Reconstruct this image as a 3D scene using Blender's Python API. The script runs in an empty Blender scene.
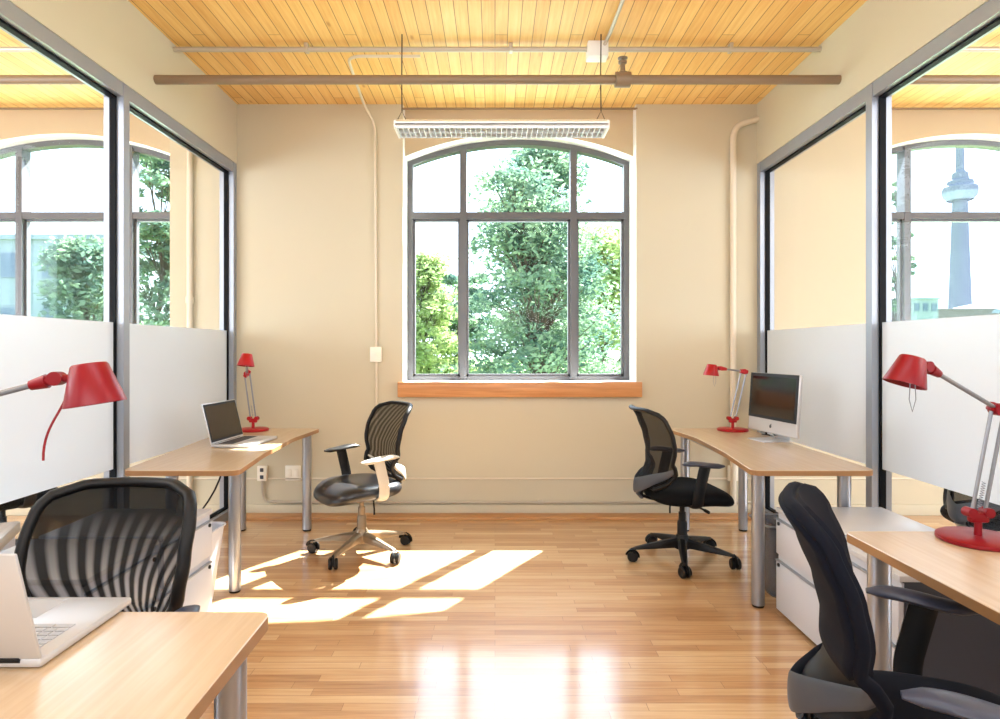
import bpy, bmesh, math, random
from mathutils import Vector, Matrix, noise
R = math.radians
C = bpy.context.scene.collection
random.seed(7)

# ------------------------------------------------------------------ materials
def srgb(r, g, b):
    f = lambda c: (c/255/12.92) if c/255 <= .04045 else ((c/255+.055)/1.055)**2.4
    return (f(r), f(g), f(b), 1)

def newmat(name):
    m = bpy.data.materials.new(name); m.use_nodes = True
    nt = m.node_tree; nt.nodes.clear()
    out = nt.nodes.new('ShaderNodeOutputMaterial')
    return m, nt, out

def pbr(name, col, rough=.5, metal=0, var=0, scale=20, bump=0, coat=0, sheen=0, spec=.5):
    m, nt, out = newmat(name)
    b = nt.nodes.new('ShaderNodeBsdfPrincipled')
    b.inputs['Base Color'].default_value = col
    b.inputs['Roughness'].default_value = rough
    b.inputs['Metallic'].default_value = metal
    b.inputs['Coat Weight'].default_value = coat
    b.inputs['Sheen Weight'].default_value = sheen
    b.inputs['Specular IOR Level'].default_value = spec
    nt.links.new(b.outputs[0], out.inputs[0])
    if var or bump:
        tc = nt.nodes.new('ShaderNodeTexCoord'); n = nt.nodes.new('ShaderNodeTexNoise')
        n.inputs['Scale'].default_value = scale; n.inputs['Detail'].default_value = 4
        nt.links.new(tc.outputs['Object'], n.inputs['Vector'])
        if var:
            r = nt.nodes.new('ShaderNodeMixRGB'); r.blend_type = 'MIX'
            r.inputs[1].default_value = tuple(c*(1-var) for c in col[:3])+(1,)
            r.inputs[2].default_value = tuple(min(1, c*(1+var)) for c in col[:3])+(1,)
            nt.links.new(n.outputs['Fac'], r.inputs[0]); nt.links.new(r.outputs[0], b.inputs['Base Color'])
        if bump:
            bp = nt.nodes.new('ShaderNodeBump'); bp.inputs['Strength'].default_value = bump
            bp.inputs['Distance'].default_value = .002
            nt.links.new(n.outputs['Fac'], bp.inputs['Height']); nt.links.new(bp.outputs[0], b.inputs['Normal'])
    return m

def ramp(nt, stops):
    r = nt.nodes.new('ShaderNodeValToRGB')
    e = r.color_ramp.elements
    while len(e) < len(stops): e.new(.5)
    for i, (p, c) in enumerate(stops): e[i].position = p; e[i].color = c
    return r

def planks(name, cols, gap, width, length, rot, rough, grain_axis, coat=0, bump=.3, mortar=.0015, knots=False, roughvar=0, tone=.42):
    """strip boards: random tone per board, long grain, dark joints"""
    m, nt, out = newmat(name)
    N = nt.nodes.new; L = nt.links.new
    b = N('ShaderNodeBsdfPrincipled'); L(b.outputs[0], out.inputs[0])
    b.inputs['Roughness'].default_value = rough; b.inputs['Coat Weight'].default_value = coat
    b.inputs['Coat Roughness'].default_value = .13
    tc = N('ShaderNodeTexCoord'); mp = N('ShaderNodeMapping'); mp.inputs['Rotation'].default_value = (0, 0, rot)
    L(tc.outputs['Object'], mp.inputs[0])
    br = N('ShaderNodeTexBrick'); br.offset = .41; br.offset_frequency = 2; br.squash = .8; br.squash_frequency = 3
    br.inputs['Scale'].default_value = 1; br.inputs['Brick Width'].default_value = length
    br.inputs['Row Height'].default_value = width; br.inputs['Mortar Size'].default_value = mortar
    br.inputs['Mortar Smooth'].default_value = .3; br.inputs['Bias'].default_value = 0
    br.inputs['Color1'].default_value = (0, 0, 0, 1); br.inputs['Color2'].default_value = (1, 1, 1, 1)
    br.inputs['Mortar'].default_value = (.5, .5, .5, 1)
    L(mp.outputs[0], br.inputs['Vector'])
    g = N('ShaderNodeMapping'); g.inputs['Scale'].default_value = (3.0, 60, 60)
    L(mp.outputs[0], g.inputs[0])
    no = N('ShaderNodeTexNoise'); no.inputs['Scale'].default_value = 1; no.inputs['Detail'].default_value = 6
    no.inputs['Roughness'].default_value = .65
    L(g.outputs[0], no.inputs['Vector'])
    big = N('ShaderNodeTexNoise'); big.inputs['Scale'].default_value = .9; big.inputs['Detail'].default_value = 3
    L(tc.outputs['Object'], big.inputs['Vector'])
    # tone = .55*board + .3*grain + .15*big
    def mul(a, k):
        q = N('ShaderNodeMath'); q.operation = 'MULTIPLY'; q.inputs[1].default_value = k; L(a, q.inputs[0]); return q.outputs[0]
    def add(a, c):
        q = N('ShaderNodeMath'); q.operation = 'ADD'; L(a, q.inputs[0]); L(c, q.inputs[1]); return q.outputs[0]
    t = add(add(mul(br.outputs['Color'], tone), mul(no.outputs['Fac'], .5)), mul(big.outputs['Fac'], .2))
    r = ramp(nt, cols); L(t, r.inputs[0])
    col = r.outputs[0]
    if knots:
        kn = N('ShaderNodeMapping'); kn.inputs['Scale'].default_value = (1.1, 3.2, 1); L(mp.outputs[0], kn.inputs[0])
        vo = N('ShaderNodeTexVoronoi'); vo.inputs['Scale'].default_value = 1.5; L(kn.outputs[0], vo.inputs['Vector'])
        kr = ramp(nt, [(.0, (1, 1, 1, 1)), (.035, (.7, .7, .7, 1)), (.075, (0, 0, 0, 1))]); L(vo.outputs['Distance'], kr.inputs[0])
        km = N('ShaderNodeMixRGB'); km.inputs[2].default_value = knots
        L(mul(kr.outputs[0], .75), km.inputs[0]); L(col, km.inputs[1]); col = km.outputs[0]
    mx = N('ShaderNodeMixRGB'); mx.inputs[2].default_value = gap
    L(mul(br.outputs['Fac'], .8), mx.inputs[0]); L(col, mx.inputs[1]); L(mx.outputs[0], b.inputs['Base Color'])
    bp = N('ShaderNodeBump'); bp.inputs['Strength'].default_value = bump; bp.inputs['Distance'].default_value = .002
    inv = N('ShaderNodeMath'); inv.operation = 'SUBTRACT'; inv.inputs[0].default_value = 1; L(br.outputs['Fac'], inv.inputs[1])
    hh = add(inv.outputs[0], mul(no.outputs['Fac'], .25)); L(hh, bp.inputs['Height']); L(bp.outputs[0], b.inputs['Normal'])
    if roughvar:
        rr = N('ShaderNodeMapRange'); rr.inputs['To Min'].default_value = rough-roughvar; rr.inputs['To Max'].default_value = rough+roughvar
        L(no.outputs['Fac'], rr.inputs[0]); L(rr.outputs[0], b.inputs['Roughness'])
    return m

def laminate(name, c1, c2, rough, axis_scale=(30, 1.5, 1), coat=0):
    m, nt, out = newmat(name); N = nt.nodes.new; L = nt.links.new
    b = N('ShaderNodeBsdfPrincipled'); L(b.outputs[0], out.inputs[0]); b.inputs['Roughness'].default_value = rough; b.inputs['Coat Weight'].default_value = coat; b.inputs['Coat Roughness'].default_value = .3
    tc = N('ShaderNodeTexCoord'); mp = N('ShaderNodeMapping'); mp.inputs['Scale'].default_value = axis_scale
    L(tc.outputs['Object'], mp.inputs[0])
    no = N('ShaderNodeTexNoise'); no.inputs['Scale'].default_value = 2; no.inputs['Detail'].default_value = 5; no.inputs['Distortion'].default_value = .6
    L(mp.outputs[0], no.inputs['Vector'])
    r = ramp(nt, [(.3, c1), (.7, c2)]); L(no.outputs['Fac'], r.inputs[0]); L(r.outputs[0], b.inputs['Base Color'])
    return m

def glassmat(name, tint=(1, 1, 1, 1), refl=1.0):
    m, nt, out = newmat(name); N = nt.nodes.new; L = nt.links.new
    t = N('ShaderNodeBsdfTransparent'); t.inputs[0].default_value = tint
    g = N('ShaderNodeBsdfGlossy'); g.inputs['Roughness'].default_value = .0
    f = N('ShaderNodeLayerWeight'); f.inputs[0].default_value = .5
    p = N('ShaderNodeMath'); p.operation = 'POWER'; p.inputs[1].default_value = 5; L(f.outputs['Facing'], p.inputs[0])
    k = N('ShaderNodeMath'); k.operation = 'MULTIPLY_ADD'; k.inputs[1].default_value = .3*refl; k.inputs[2].default_value = .025*refl; L(p.outputs[0], k.inputs[0])
    mx = N('ShaderNodeMixShader'); L(k.outputs[0], mx.inputs[0]); L(t.outputs[0], mx.inputs[1]); L(g.outputs[0], mx.inputs[2])
    L(mx.outputs[0], out.inputs[0]); return m

def frostmat():
    m, nt, out = newmat('frosted film'); N = nt.nodes.new; L = nt.links.new
    t = N('ShaderNodeBsdfTranslucent'); t.inputs[0].default_value = (.95, .98, 1, 1)
    d = N('ShaderNodeBsdfDiffuse'); d.inputs[0].default_value = (.90, .95, 1, 1)
    a = N('ShaderNodeMixShader'); a.inputs[0].default_value = .45; L(t.outputs[0], a.inputs[1]); L(d.outputs[0], a.inputs[2])
    tr = N('ShaderNodeBsdfTransparent')
    c = N('ShaderNodeMixShader'); c.inputs[0].default_value = .96; L(tr.outputs[0], c.inputs[1]); L(a.outputs[0], c.inputs[2])
    g = N('ShaderNodeBsdfGlossy'); g.inputs['Roughness'].default_value = .25
    f = N('ShaderNodeFresnel'); e = N('ShaderNodeMixShader'); L(f.outputs[0], e.inputs[0]); L(c.outputs[0], e.inputs[1]); L(g.outputs[0], e.inputs[2])
    L(e.outputs[0], out.inputs[0]); return m

def meshfabric(name, open_, col, waves=None):
    """see-through knitted mesh; two layers of net drift in and out of step (moire bands)"""
    m, nt, out = newmat(name); N = nt.nodes.new; L = nt.links.new
    b = N('ShaderNodeBsdfPrincipled'); b.inputs['Base Color'].default_value = col; b.inputs['Roughness'].default_value = .8; b.inputs['Specular IOR Level'].default_value = .15
    t = N('ShaderNodeBsdfTransparent'); mx = N('ShaderNodeMixShader')
    L(t.outputs[0], mx.inputs[2]); L(b.outputs[0], mx.inputs[1]); mx.inputs[0].default_value = open_
    L(mx.outputs[0], out.inputs[0])
    if waves:
        (y0, z0), freq, curl, lo, hi, ztop = waves
        def mth(op, a, b_=None, cl=False):
            q = N('ShaderNodeMath'); q.operation = op; q.use_clamp = cl
            for k, v in enumerate((a, b_)):
                if v is None: continue
                if isinstance(v, (int, float)): q.inputs[k].default_value = v
                else: L(v, q.inputs[k])
            return q.outputs[0]
        tc = N('ShaderNodeTexCoord'); sx = N('ShaderNodeSeparateXYZ'); L(tc.outputs['Object'], sx.inputs[0])
        dy = mth('SUBTRACT', sx.outputs['Y'], y0); dz = mth('SUBTRACT', sx.outputs['Z'], z0)
        rr = mth('SQRT', mth('ADD', mth('MULTIPLY', dy, dy), mth('MULTIPLY', dz, dz)))
        an = mth('ADD', mth('ARCTAN2', dz, dy), mth('MULTIPLY', rr, curl))
        sn = mth('ADD', mth('MULTIPLY', mth('SINE', mth('MULTIPLY', an, freq)), .8), .35, True)
        zf = mth('MULTIPLY', mth('SUBTRACT', ztop, sx.outputs['Z']), 5, True)
        L(mth('ADD', mth('MULTIPLY', mth('MULTIPLY', sn, zf), hi-lo), lo), mx.inputs[0])
    return m

M = {}
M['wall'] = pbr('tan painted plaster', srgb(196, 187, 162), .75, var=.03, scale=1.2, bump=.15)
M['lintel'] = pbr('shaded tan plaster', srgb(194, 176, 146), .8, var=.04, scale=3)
M['white'] = pbr('white paint', srgb(244, 243, 238), .5)
M['pine'] = planks('pine ceiling boards', [(.25, srgb(222, 168, 88)), (.5, srgb(243, 203, 124)), (.8, srgb(250, 224, 160))],
                   srgb(140, 84, 34), .078, 3.4, R(90), .5, 0, bump=.4, mortar=.003, tone=.16, knots=srgb(150, 80, 30))
M['maple'] = planks('maple strip floor', [(.2, srgb(142, 92, 50)), (.42, srgb(192, 148, 98)), (.62, srgb(214, 180, 134)), (.85, srgb(232, 208, 172))],
                    srgb(104, 64, 34), .05, .7, 0, .40, 0, coat=1, bump=.08, mortar=.0010, roughvar=.08, tone=.24)
M['trimwood'] = laminate('oak sill', srgb(178, 118, 66), srgb(204, 146, 90), .4, (1.2, 25, 25))
M['floortrim'] = laminate('floor edge board', srgb(168, 118, 70), srgb(192, 146, 94), .45, (1.2, 25, 25))
M['desk'] = laminate('beech laminate', srgb(190, 163, 128), srgb(200, 175, 142), .26, coat=.5)
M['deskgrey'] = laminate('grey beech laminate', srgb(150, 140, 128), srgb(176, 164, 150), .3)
M['edge'] = pbr('beech edge band', srgb(150, 110, 68), .45)
M['alu'] = pbr('brushed aluminium', srgb(164, 168, 176), .32, .85)
M['frame'] = pbr('anodised partition frame', srgb(154, 160, 170), .35, .45)
M['gasket'] = pbr('black rubber gasket', srgb(4, 5, 9), .6, spec=.15)
M['winframe'] = pbr('dark grey window metal', srgb(92, 91, 93), .45, .2)
M['glass'] = glassmat('clear glass', (.985, .99, .99, 1), .6)
M['pane'] = glassmat('window glass', (.98, 1, 1, 1), .08)
M['frost'] = frostmat()
M['pipe'] = pbr('brown painted pipe', srgb(128, 108, 84), .45)
M['conduit'] = pbr('galvanised conduit', srgb(190, 182, 168), .4, .4)
M['wallconduit'] = pbr('tan painted conduit', srgb(216, 204, 182), .45)
M['black'] = pbr('black plastic', srgb(7, 7, 9), .5, spec=.35)
M['navy'] = pbr('dark blue black fabric', srgb(9, 12, 24), .9, spec=.2, var=.2, scale=200)
M['fabric'] = pbr('black seat fabric', srgb(6, 7, 10), .85, spec=.2, var=.2, scale=250)
M['vinyl'] = pbr('black glossy seat cloth', srgb(36, 36, 39), .3, spec=.5)
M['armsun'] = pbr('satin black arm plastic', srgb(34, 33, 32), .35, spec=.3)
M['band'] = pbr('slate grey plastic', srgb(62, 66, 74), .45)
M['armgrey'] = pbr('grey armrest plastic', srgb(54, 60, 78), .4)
M['armlight'] = pbr('pale band and sun-painted arm plastic', srgb(196, 190, 176), .4)  # pale lumbar band; on the near arm it paints sunlight
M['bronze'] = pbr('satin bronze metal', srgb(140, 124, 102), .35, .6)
M['red'] = pbr('red lacquer', srgb(166, 4, 16), .35, spec=.4)
M['darkred'] = pbr('crimson lacquer', srgb(128, 2, 18), .38, spec=.35)
M['innerwhite'] = pbr('white lamp lining', srgb(240, 235, 230), .5)
M['rod'] = pbr('satin steel rod', srgb(140, 142, 148), .3, .6)
M['silver'] = pbr('laptop aluminium', srgb(206, 206, 208), .35, .45)
M['screen'] = pbr('switched off screen', srgb(34, 26, 22), .12, spec=.6)
M['key'] = pbr('grey keys', srgb(60, 60, 64), .5)
M['keylight'] = pbr('silver keys', srgb(176, 178, 182), .5)
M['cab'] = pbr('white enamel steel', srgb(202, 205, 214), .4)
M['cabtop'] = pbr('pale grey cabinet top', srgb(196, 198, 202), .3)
M['charcoal'] = pbr('shade-darkened cabinet steel', srgb(48, 50, 60), .5)  # dark body colour that paints shade on a white pedestal
M['plate'] = pbr('ivory plastic', srgb(240, 234, 218), .4)
M['dark'] = pbr('dark slot', srgb(30, 28, 26), .6)
M['bark'] = pbr('bark', srgb(88, 78, 66), .9, var=.3, scale=10)
M['wire'] = pbr('hanging wire', srgb(70, 60, 50), .5, .3)
M['fix'] = pbr('white enamel luminaire', srgb(238, 238, 234), .4)
M['louvre'] = pbr('pale louvre', srgb(228, 232, 234), .4)
M['concrete'] = pbr('pale concrete', srgb(104, 110, 120), .9)
M['facade'] = pbr('pale facade', srgb(132, 142, 150), .9)
M['facglass'] = pbr('facade windows', srgb(80, 98, 118), .3)
M['roof'] = pbr('dark roof', srgb(104, 96, 92), .9)
M['lawn'] = pbr('lawn', srgb(120, 150, 84), .95, var=.2, scale=.5)
def binmat():
    m, nt, out = newmat('smoky clear plastic'); N = nt.nodes.new; L = nt.links.new
    b = N('ShaderNodeBsdfPrincipled'); b.inputs['Base Color'].default_value = srgb(110, 112, 118); b.inputs['Roughness'].default_value = .25
    t = N('ShaderNodeBsdfTransparent'); mx = N('ShaderNodeMixShader'); mx.inputs[0].default_value = .6
    L(t.outputs[0], mx.inputs[1]); L(b.outputs[0], mx.inputs[2]); L(mx.outputs[0], out.inputs[0]); return m
M['bin'] = binmat()
def leafmat(name, a, b_):
    m, nt, out = newmat(name); N = nt.nodes.new; L = nt.links.new
    tc = N('ShaderNodeTexCoord'); no = N('ShaderNodeTexNoise'); no.inputs['Scale'].default_value = 1.3; no.inputs['Detail'].default_value = 5
    L(tc.outputs['Object'], no.inputs['Vector'])
    r = ramp(nt, [(.35, a), (.65, b_)]); L(no.outputs['Fac'], r.inputs[0])
    d = N('ShaderNodeBsdfDiffuse'); t = N('ShaderNodeBsdfTranslucent'); mx = N('ShaderNodeMixShader'); mx.inputs[0].default_value = .45
    L(r.outputs[0], d.inputs[0]); L(r.outputs[0], t.inputs[0]); L(d.outputs[0], mx.inputs[1]); L(t.outputs[0], mx.inputs[2])
    L(mx.outputs[0], out.inputs[0]); return m
M['leafdark'] = leafmat('blue green leaves', srgb(84, 112, 100), srgb(152, 174, 136))
M['leaflight'] = leafmat('yellow green leaves', srgb(128, 150, 96), srgb(192, 202, 140))

# ------------------------------------------------------------------ mesh helpers
class MB:
    def __init__(s): s.bm = bmesh.new()
    def box(s, x0, x1, y0, y1, z0, z1, bev=0, seg=2, mat=None, mi=0):
        r = bmesh.ops.create_cube(s.bm, size=1)
        vs = r['verts']
        for v in vs:
            v.co = Vector((x0+(v.co.x+.5)*(x1-x0), y0+(v.co.y+.5)*(y1-y0), z0+(v.co.z+.5)*(z1-z0)))
        fs = list({f for v in vs for f in v.link_faces})
        for f in fs: f.material_index = mi
        if bev:
            es = list({e for v in vs for e in v.link_edges})
            q = bmesh.ops.bevel(s.bm, geom=es, offset=bev, segments=seg, profile=.5, affect='EDGES')
            vs = list({v for f in q['faces'] for v in f.verts} | {v for v in vs if v.is_valid})
            for f in q['faces']: f.material_index = mi
        if mat: bmesh.ops.transform(s.bm, matrix=mat, verts=vs)
        return s
    def tube(s, pts, r, n=12, cap=True, flat=None, closed=False, mi=0, up=None):
        """swept round (or oval) bar; r a number or one per point; flat=(a,b) scales the section"""
        P = [Vector(p) for p in pts]; m = len(P)
        rs = r if isinstance(r, (list, tuple)) else [r]*m
        rings = []; nrm = None
        for i, p in enumerate(P):
            if closed: t = (P[(i+1) % m]-P[i-1])
            else: t = (P[min(i+1, m-1)]-P[max(i-1, 0)])
            t.normalize()
            if nrm is None:
                u = Vector(up) if up else (Vector((0, 0, 1)) if abs(t.z) < .9 else Vector((1, 0, 0)))
                nrm = (u-t*u.dot(t)).normalized()
            else: nrm = (nrm-t*nrm.dot(t)).normalized()
            bi = t.cross(nrm)
            fa, fb = flat if flat else (1, 1)
            rings.append([s.bm.verts.new(p+nrm*(math.cos(2*math.pi*k/n)*rs[i]*fa)+bi*(math.sin(2*math.pi*k/n)*rs[i]*fb)) for k in range(n)])
        fs = []
        for i in range(m if closed else m-1):
            a, b = rings[i], rings[(i+1) % m]
            for k in range(n): fs.append(s.bm.faces.new((a[k], a[(k+1) % n], b[(k+1) % n], b[k])))
        if cap and not closed:
            fs.append(s.bm.faces.new(rings[0][::-1])); fs.append(s.bm.faces.new(rings[-1]))
        for f in fs: f.material_index = mi
        return s
    def lathe(s, prof, c=(0, 0, 0), n=28, mat=None, mi=0):
        """prof: (radius, height) pairs about local z"""
        T = Matrix.Translation(Vector(c)) @ (mat or Matrix())
        rings = []
        for r, z in prof:
            if r < 1e-6: rings.append([s.bm.verts.new(T @ Vector((0, 0, z)))])
            else: rings.append([s.bm.verts.new(T @ Vector((r*math.cos(2*math.pi*k/n), r*math.sin(2*math.pi*k/n), z))) for k in range(n)])
        for a, b in zip(rings, rings[1:]):
            for k in range(n):
                k2 = (k+1) % n
                if len(a) == 1 and len(b) == 1: continue
                if len(a) == 1: f = s.bm.faces.new((a[0], b[k2], b[k]))
                elif len(b) == 1: f = s.bm.faces.new((a[k], a[k2], b[0]))
                else: f = s.bm.faces.new((a[k], a[k2], b[k2], b[k]))
                f.material_index = mi
        return s
    def prism(s, poly, z0, z1, mat=None, mi=0):
        T = mat or Matrix()
        a = [s.bm.verts.new(T @ Vector((x, y, z0))) for x, y in poly]
        b = [s.bm.verts.new(T @ Vector((x, y, z1))) for x, y in poly]
        n = len(poly); fs = [s.bm.faces.new(a[::-1]), s.bm.faces.new(b)]
        for i in range(n): fs.append(s.bm.faces.new((a[i], a[(i+1) % n], b[(i+1) % n], b[i])))
        for f in fs: f.material_index = mi
        return s
    def grid(s, rows, thick=0, mi=0):
        V = [[s.bm.verts.new(Vector(p)) for p in r] for r in rows]
        for i in range(len(V)-1):
            for j in range(len(V[0])-1):
                f = s.bm.faces.new((V[i][j], V[i][j+1], V[i+1][j+1], V[i+1][j])); f.material_index = mi
        return s
    def build(s, name, mats, parent=None, loc=None, smooth=35, solid=0, recalc=True):
        if recalc: bmesh.ops.recalc_face_normals(s.bm, faces=s.bm.faces[:])
        me = bpy.data.meshes.new(name); s.bm.to_mesh(me); s.bm.free()
        for m in (mats if isinstance(mats, (list, tuple)) else [mats]): me.materials.append(m)
        if smooth:
            for p in me.polygons: p.use_smooth = True
            me.set_sharp_from_angle(angle=R(smooth))
        o = bpy.data.objects.new(name, me); C.objects.link(o)
        if parent: o.parent = parent
        if loc: o.location = loc
        if solid:
            q = o.modifiers.new('t', 'SOLIDIFY'); q.thickness = solid; q.offset = 0
        return o

def tag(o, label, cat, group=None, kind=None):
    if label: o['label'] = label
    if cat: o['category'] = cat
    if group: o['group'] = group
    if kind: o['kind'] = kind
    return o
def thing(name, label, cat, loc=(0, 0, 0), rz=0, group=None):
    o = bpy.data.objects.new(name, None); C.objects.link(o); o.empty_display_size = .1
    o.location = loc; o.rotation_euler = (0, 0, rz)
    return tag(o, label, cat, group)
def struct(o, label=None):
    o['kind'] = 'structure'
    return o
def dup(root, loc, rz, label, group=None):
    def cp(o, par):
        c = o.copy(); C.objects.link(c)
        if par: c.parent = par
        for ch in [x for x in list(bpy.data.objects) if x.parent == o]: cp(ch, c)
        return c
    r = cp(root, None); r.location = loc; r.rotation_euler = (0, 0, rz); r['label'] = label
    if group: r['group'] = group
    return r

def bez(p0, p1, p2, p3, n=14):
    P = [Vector(p) for p in (p0, p1, p2, p3)]
    return [((1-t)**3)*P[0]+3*((1-t)**2)*t*P[1]+3*(1-t)*t*t*P[2]+t**3*P[3] for t in [i/n for i in range(n+1)]]
def fillet(pts, r, n=6):
    P = [Vector(p) for p in pts]; out = [P[0]]
    for i in range(1, len(P)-1):
        a = (P[i-1]-P[i]); b = (P[i+1]-P[i]); k = min(r, a.length*.48, b.length*.48)
        A = P[i]+a.normalized()*k; B = P[i]+b.normalized()*k
        for j in range(n+1):
            t = j/n; out.append((1-t)**2*A+2*(1-t)*t*P[i]+t*t*B)
    out.append(P[-1]); return out

# ------------------------------------------------------------------ room shell
H = 3.26; YW = 4.92; XL, XR = -2.05, 2.08
XMIN, XMAX, YMIN, YOUT = -6.4, 6.9, -2.2, 5.34
EYE = 1.31
o = MB().box(XMIN-.2, XMAX+.2, YMIN-.2, YOUT, -.12, 0).build('floor', M['maple'], smooth=0); struct(o)
o = MB().box(XMIN-.2, XMAX+.2, YMIN-.2, YOUT, H, H+.15).build('ceiling', M['pine'], smooth=0); struct(o)

WC = [-3.505, .195, 3.895]     # window centres
HW = .925; ZS = 1.04; ZA = 2.88; RISE = .185
RAD = (HW*HW+RISE*RISE)/(2*RISE)
def arch(dx, hw=HW, rad=RAD): return ZA+RISE-rad+math.sqrt(max(0, rad*rad-dx*dx))
NY = YW+.11                     # face of the recessed infill
w = MB()
xs = [XMIN-.2]+[v for c in WC for v in (c-HW, c+HW)]+[XMAX+.2]
for i in range(0, len(xs), 2): w.box(xs[i], xs[i+1], YW, YOUT, 0, H)
for c in WC:
    w.box(c-HW, c+HW, YW, YOUT, 0, ZS)
    n = 28
    T = Matrix(((1, 0, 0, 0), (0, 0, 1, 0), (0, 1, 0, 0), (0, 0, 0, 1)))
    pts = [(c-HW+2*HW*i/n, arch(-HW+2*HW*i/n)) for i in range(n+1)]
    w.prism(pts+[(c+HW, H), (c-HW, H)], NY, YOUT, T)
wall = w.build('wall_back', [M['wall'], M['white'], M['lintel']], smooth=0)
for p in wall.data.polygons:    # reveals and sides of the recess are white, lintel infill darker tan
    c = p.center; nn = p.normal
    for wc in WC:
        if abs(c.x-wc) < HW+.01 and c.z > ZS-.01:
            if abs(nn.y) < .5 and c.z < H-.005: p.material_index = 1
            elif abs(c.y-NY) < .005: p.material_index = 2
struct(wall)
for nm, x0, x1 in (('wall_left', XMIN-.2, XMIN), ('wall_right', XMAX, XMAX+.2)):
    struct(MB().box(x0, x1, YMIN-.2, YW, 0, H).build(nm, M['wall'], smooth=0))
struct(MB().box(XMIN, XMAX, YMIN-.2, YMIN, 0, H).build('wall_front', M['wall'], smooth=0))
ZH = 2.785
for nm, x0, x1 in (('wall_left_bulkhead', XL-.13, XL+.004), ('wall_right_bulkhead', XR-.004, XR+.13)):
    struct(MB().box(x0, x1, YMIN, YW, ZH, H).build(nm, M['wall'], smooth=0))

# windows
FY0, FY1 = 5.17, 5.25
def window(idx, c):
    root = bpy.data.objects.new('window_%d' % idx, None); C.objects.link(root); root.location = (c, FY0, ZS); struct(root)
    T = Matrix(((1, 0, 0, 0), (0, 0, 1, 0), (0, 1, 0, 0), (0, 0, 0, 1)))
    f = MB(); ft = .045; d = FY1-FY0; z = -ZS
    f.box(-HW, -HW+ft, .001, d, 0, arch(-HW)+z-.01); f.box(HW-ft, HW, .001, d, 0, arch(HW)+z-.01)
    f.box(-HW, HW, 0, d, 0, .05)
    n = 28; up = [(-HW+2*HW*i/n, arch(-HW+2*HW*i/n)+z) for i in range(n+1)]
    lo = [(x, y-ft) for x, y in up[::-1]]
    for i in range(n): f.prism([up[i], up[i+1], lo[n-1-i], lo[n-i]], 0, d, T)
    for mx in (-.46, .46): f.box(mx-.027, mx+.027, -.012, d+.01, .03, arch(mx)+z-.02)
    f.box(-HW+.02, HW-.02, -.008, d, 2.43+z-.028, 2.43+z+.028)
    for a, b in ((-HW+ft, -.487), (-.433, .433), (.487, HW-ft)):      # sashes inside each bay
        for z0, z1 in ((.05, 2.402+z),):
            f.box(a, a+.018, .02, .06, z0, z1); f.box(b-.018, b, .02, .06, z0, z1)
            f.box(a, b, .02, .06, z0, z0+.02); f.box(a, b, .02, .06, z1-.016, z1)
    f.build('window_frame', M['winframe'], root, smooth=30)
    for a, b in ((-HW+.03, -.46), (-.46, .46), (.46, HW-.03)):
        m = 10
        g = MB(); g.prism([(a, .04), (b, .04), (b, 2.43+z), (a, 2.43+z)], .036, .042, T).build('window_pane', M['pane'], root, smooth=0)
        g = MB(); top = [(a+(b-a)*i/m, arch(a+(b-a)*i/m)+z-.02) for i in range(m+1)][::-1]
        g.prism([(a, 2.43+z), (b, 2.43+z)]+top, .036, .042, T).build('window_pane', M['pane'], root, smooth=0)
    s = MB().box(-HW+.002, HW-.002, YW-FY0-.02, -.0, .001, .018).build('sill_board', M['white'], root)
    s = MB().box(-HW-.035, HW+.035, YW-FY0-.06, YW-FY0-.002, -.1, .018, .004).build('sill_front', M['trimwood'], root); s['label'] = 'oak wood sill front'
for i, c in enumerate(WC): window(i+1, c)

# glazed partitions
def partition(idx, side):
    xf = XL if side < 0 else XR           # room side face
    root = bpy.data.objects.new('window_%d' % idx, None); C.objects.link(root); root.location = (xf, 0, 0); struct(root)
    s = side; D = .11
    def bx(m, a, b, *r, **k): m.box(min(s*a, s*b), max(s*a, s*b), *r, **k)
    posts = [4.89, 3.45, 2.0, .55, -.9, YMIN+.03]
    fr = MB()
    for y in posts: bx(fr, 0, D, y-.028, y+.028, 0, ZH-.0)
    for y0, y1 in zip(posts[1:], posts[:-1]):
        bx(fr, .004, D-.004, y0+.028, y1-.028, ZH-.075, ZH); bx(fr, .004, D-.004, y0+.028, y1-.028, 0, .07)
    fr.build('partition_frame', M['frame'], root, smooth=0)
    gk = MB()
    for y0, y1 in zip(posts[1:], posts[:-1]):
        a, b = y0+.028, y1-.028
        for (p, q, z0, z1) in ((a, a+.012, .07, ZH-.075), (b-.012, b, .07, ZH-.075), (a, b, .07, .082), (a, b, ZH-.087, ZH-.075)):
            bx(gk, .038, .072, p, q, z0, z1)
    gk.build('gasket', M['gasket'], root, smooth=0)
    for y0, y1 in zip(posts[1:], posts[:-1]):
        a, b = y0+.03, y1-.03
        g = MB(); bx(g, .052, .058, a, b, .075, ZH-.08); g = g.build('pane', M['glass'], root, smooth=0)
        q = MB(); bx(q, .0485, .0505, a+.012, b-.012, .655, 1.462); q.build('frosted_band', M['frost'], g, smooth=0)
partition(4, -1); partition(5, 1)

# skirting: low cream board with an oak strip on the floor
bb = MB().box(XMIN, XMAX, YW-.018, YW, .0, .085, .004).build('baseboard_back', M['wall']); struct(bb)
bb = MB().box(XL+.03, XR-.03, YW-.15, YW-.018, .0, .022, .004).build('trim_1', M['floortrim']); struct(bb)
bb = MB().box(XMIN, XMAX, YW-.012, YW, .285, .297, .003).build('trim_2', M['wallconduit']); struct(bb)

for i, c in enumerate(WC): struct(MB().box(c-HW-.01, c+HW+.01, YW-.006, YW+.012, H-.04, H-.028).build('trim_%d' % (3+i), M['pipe']))
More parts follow.
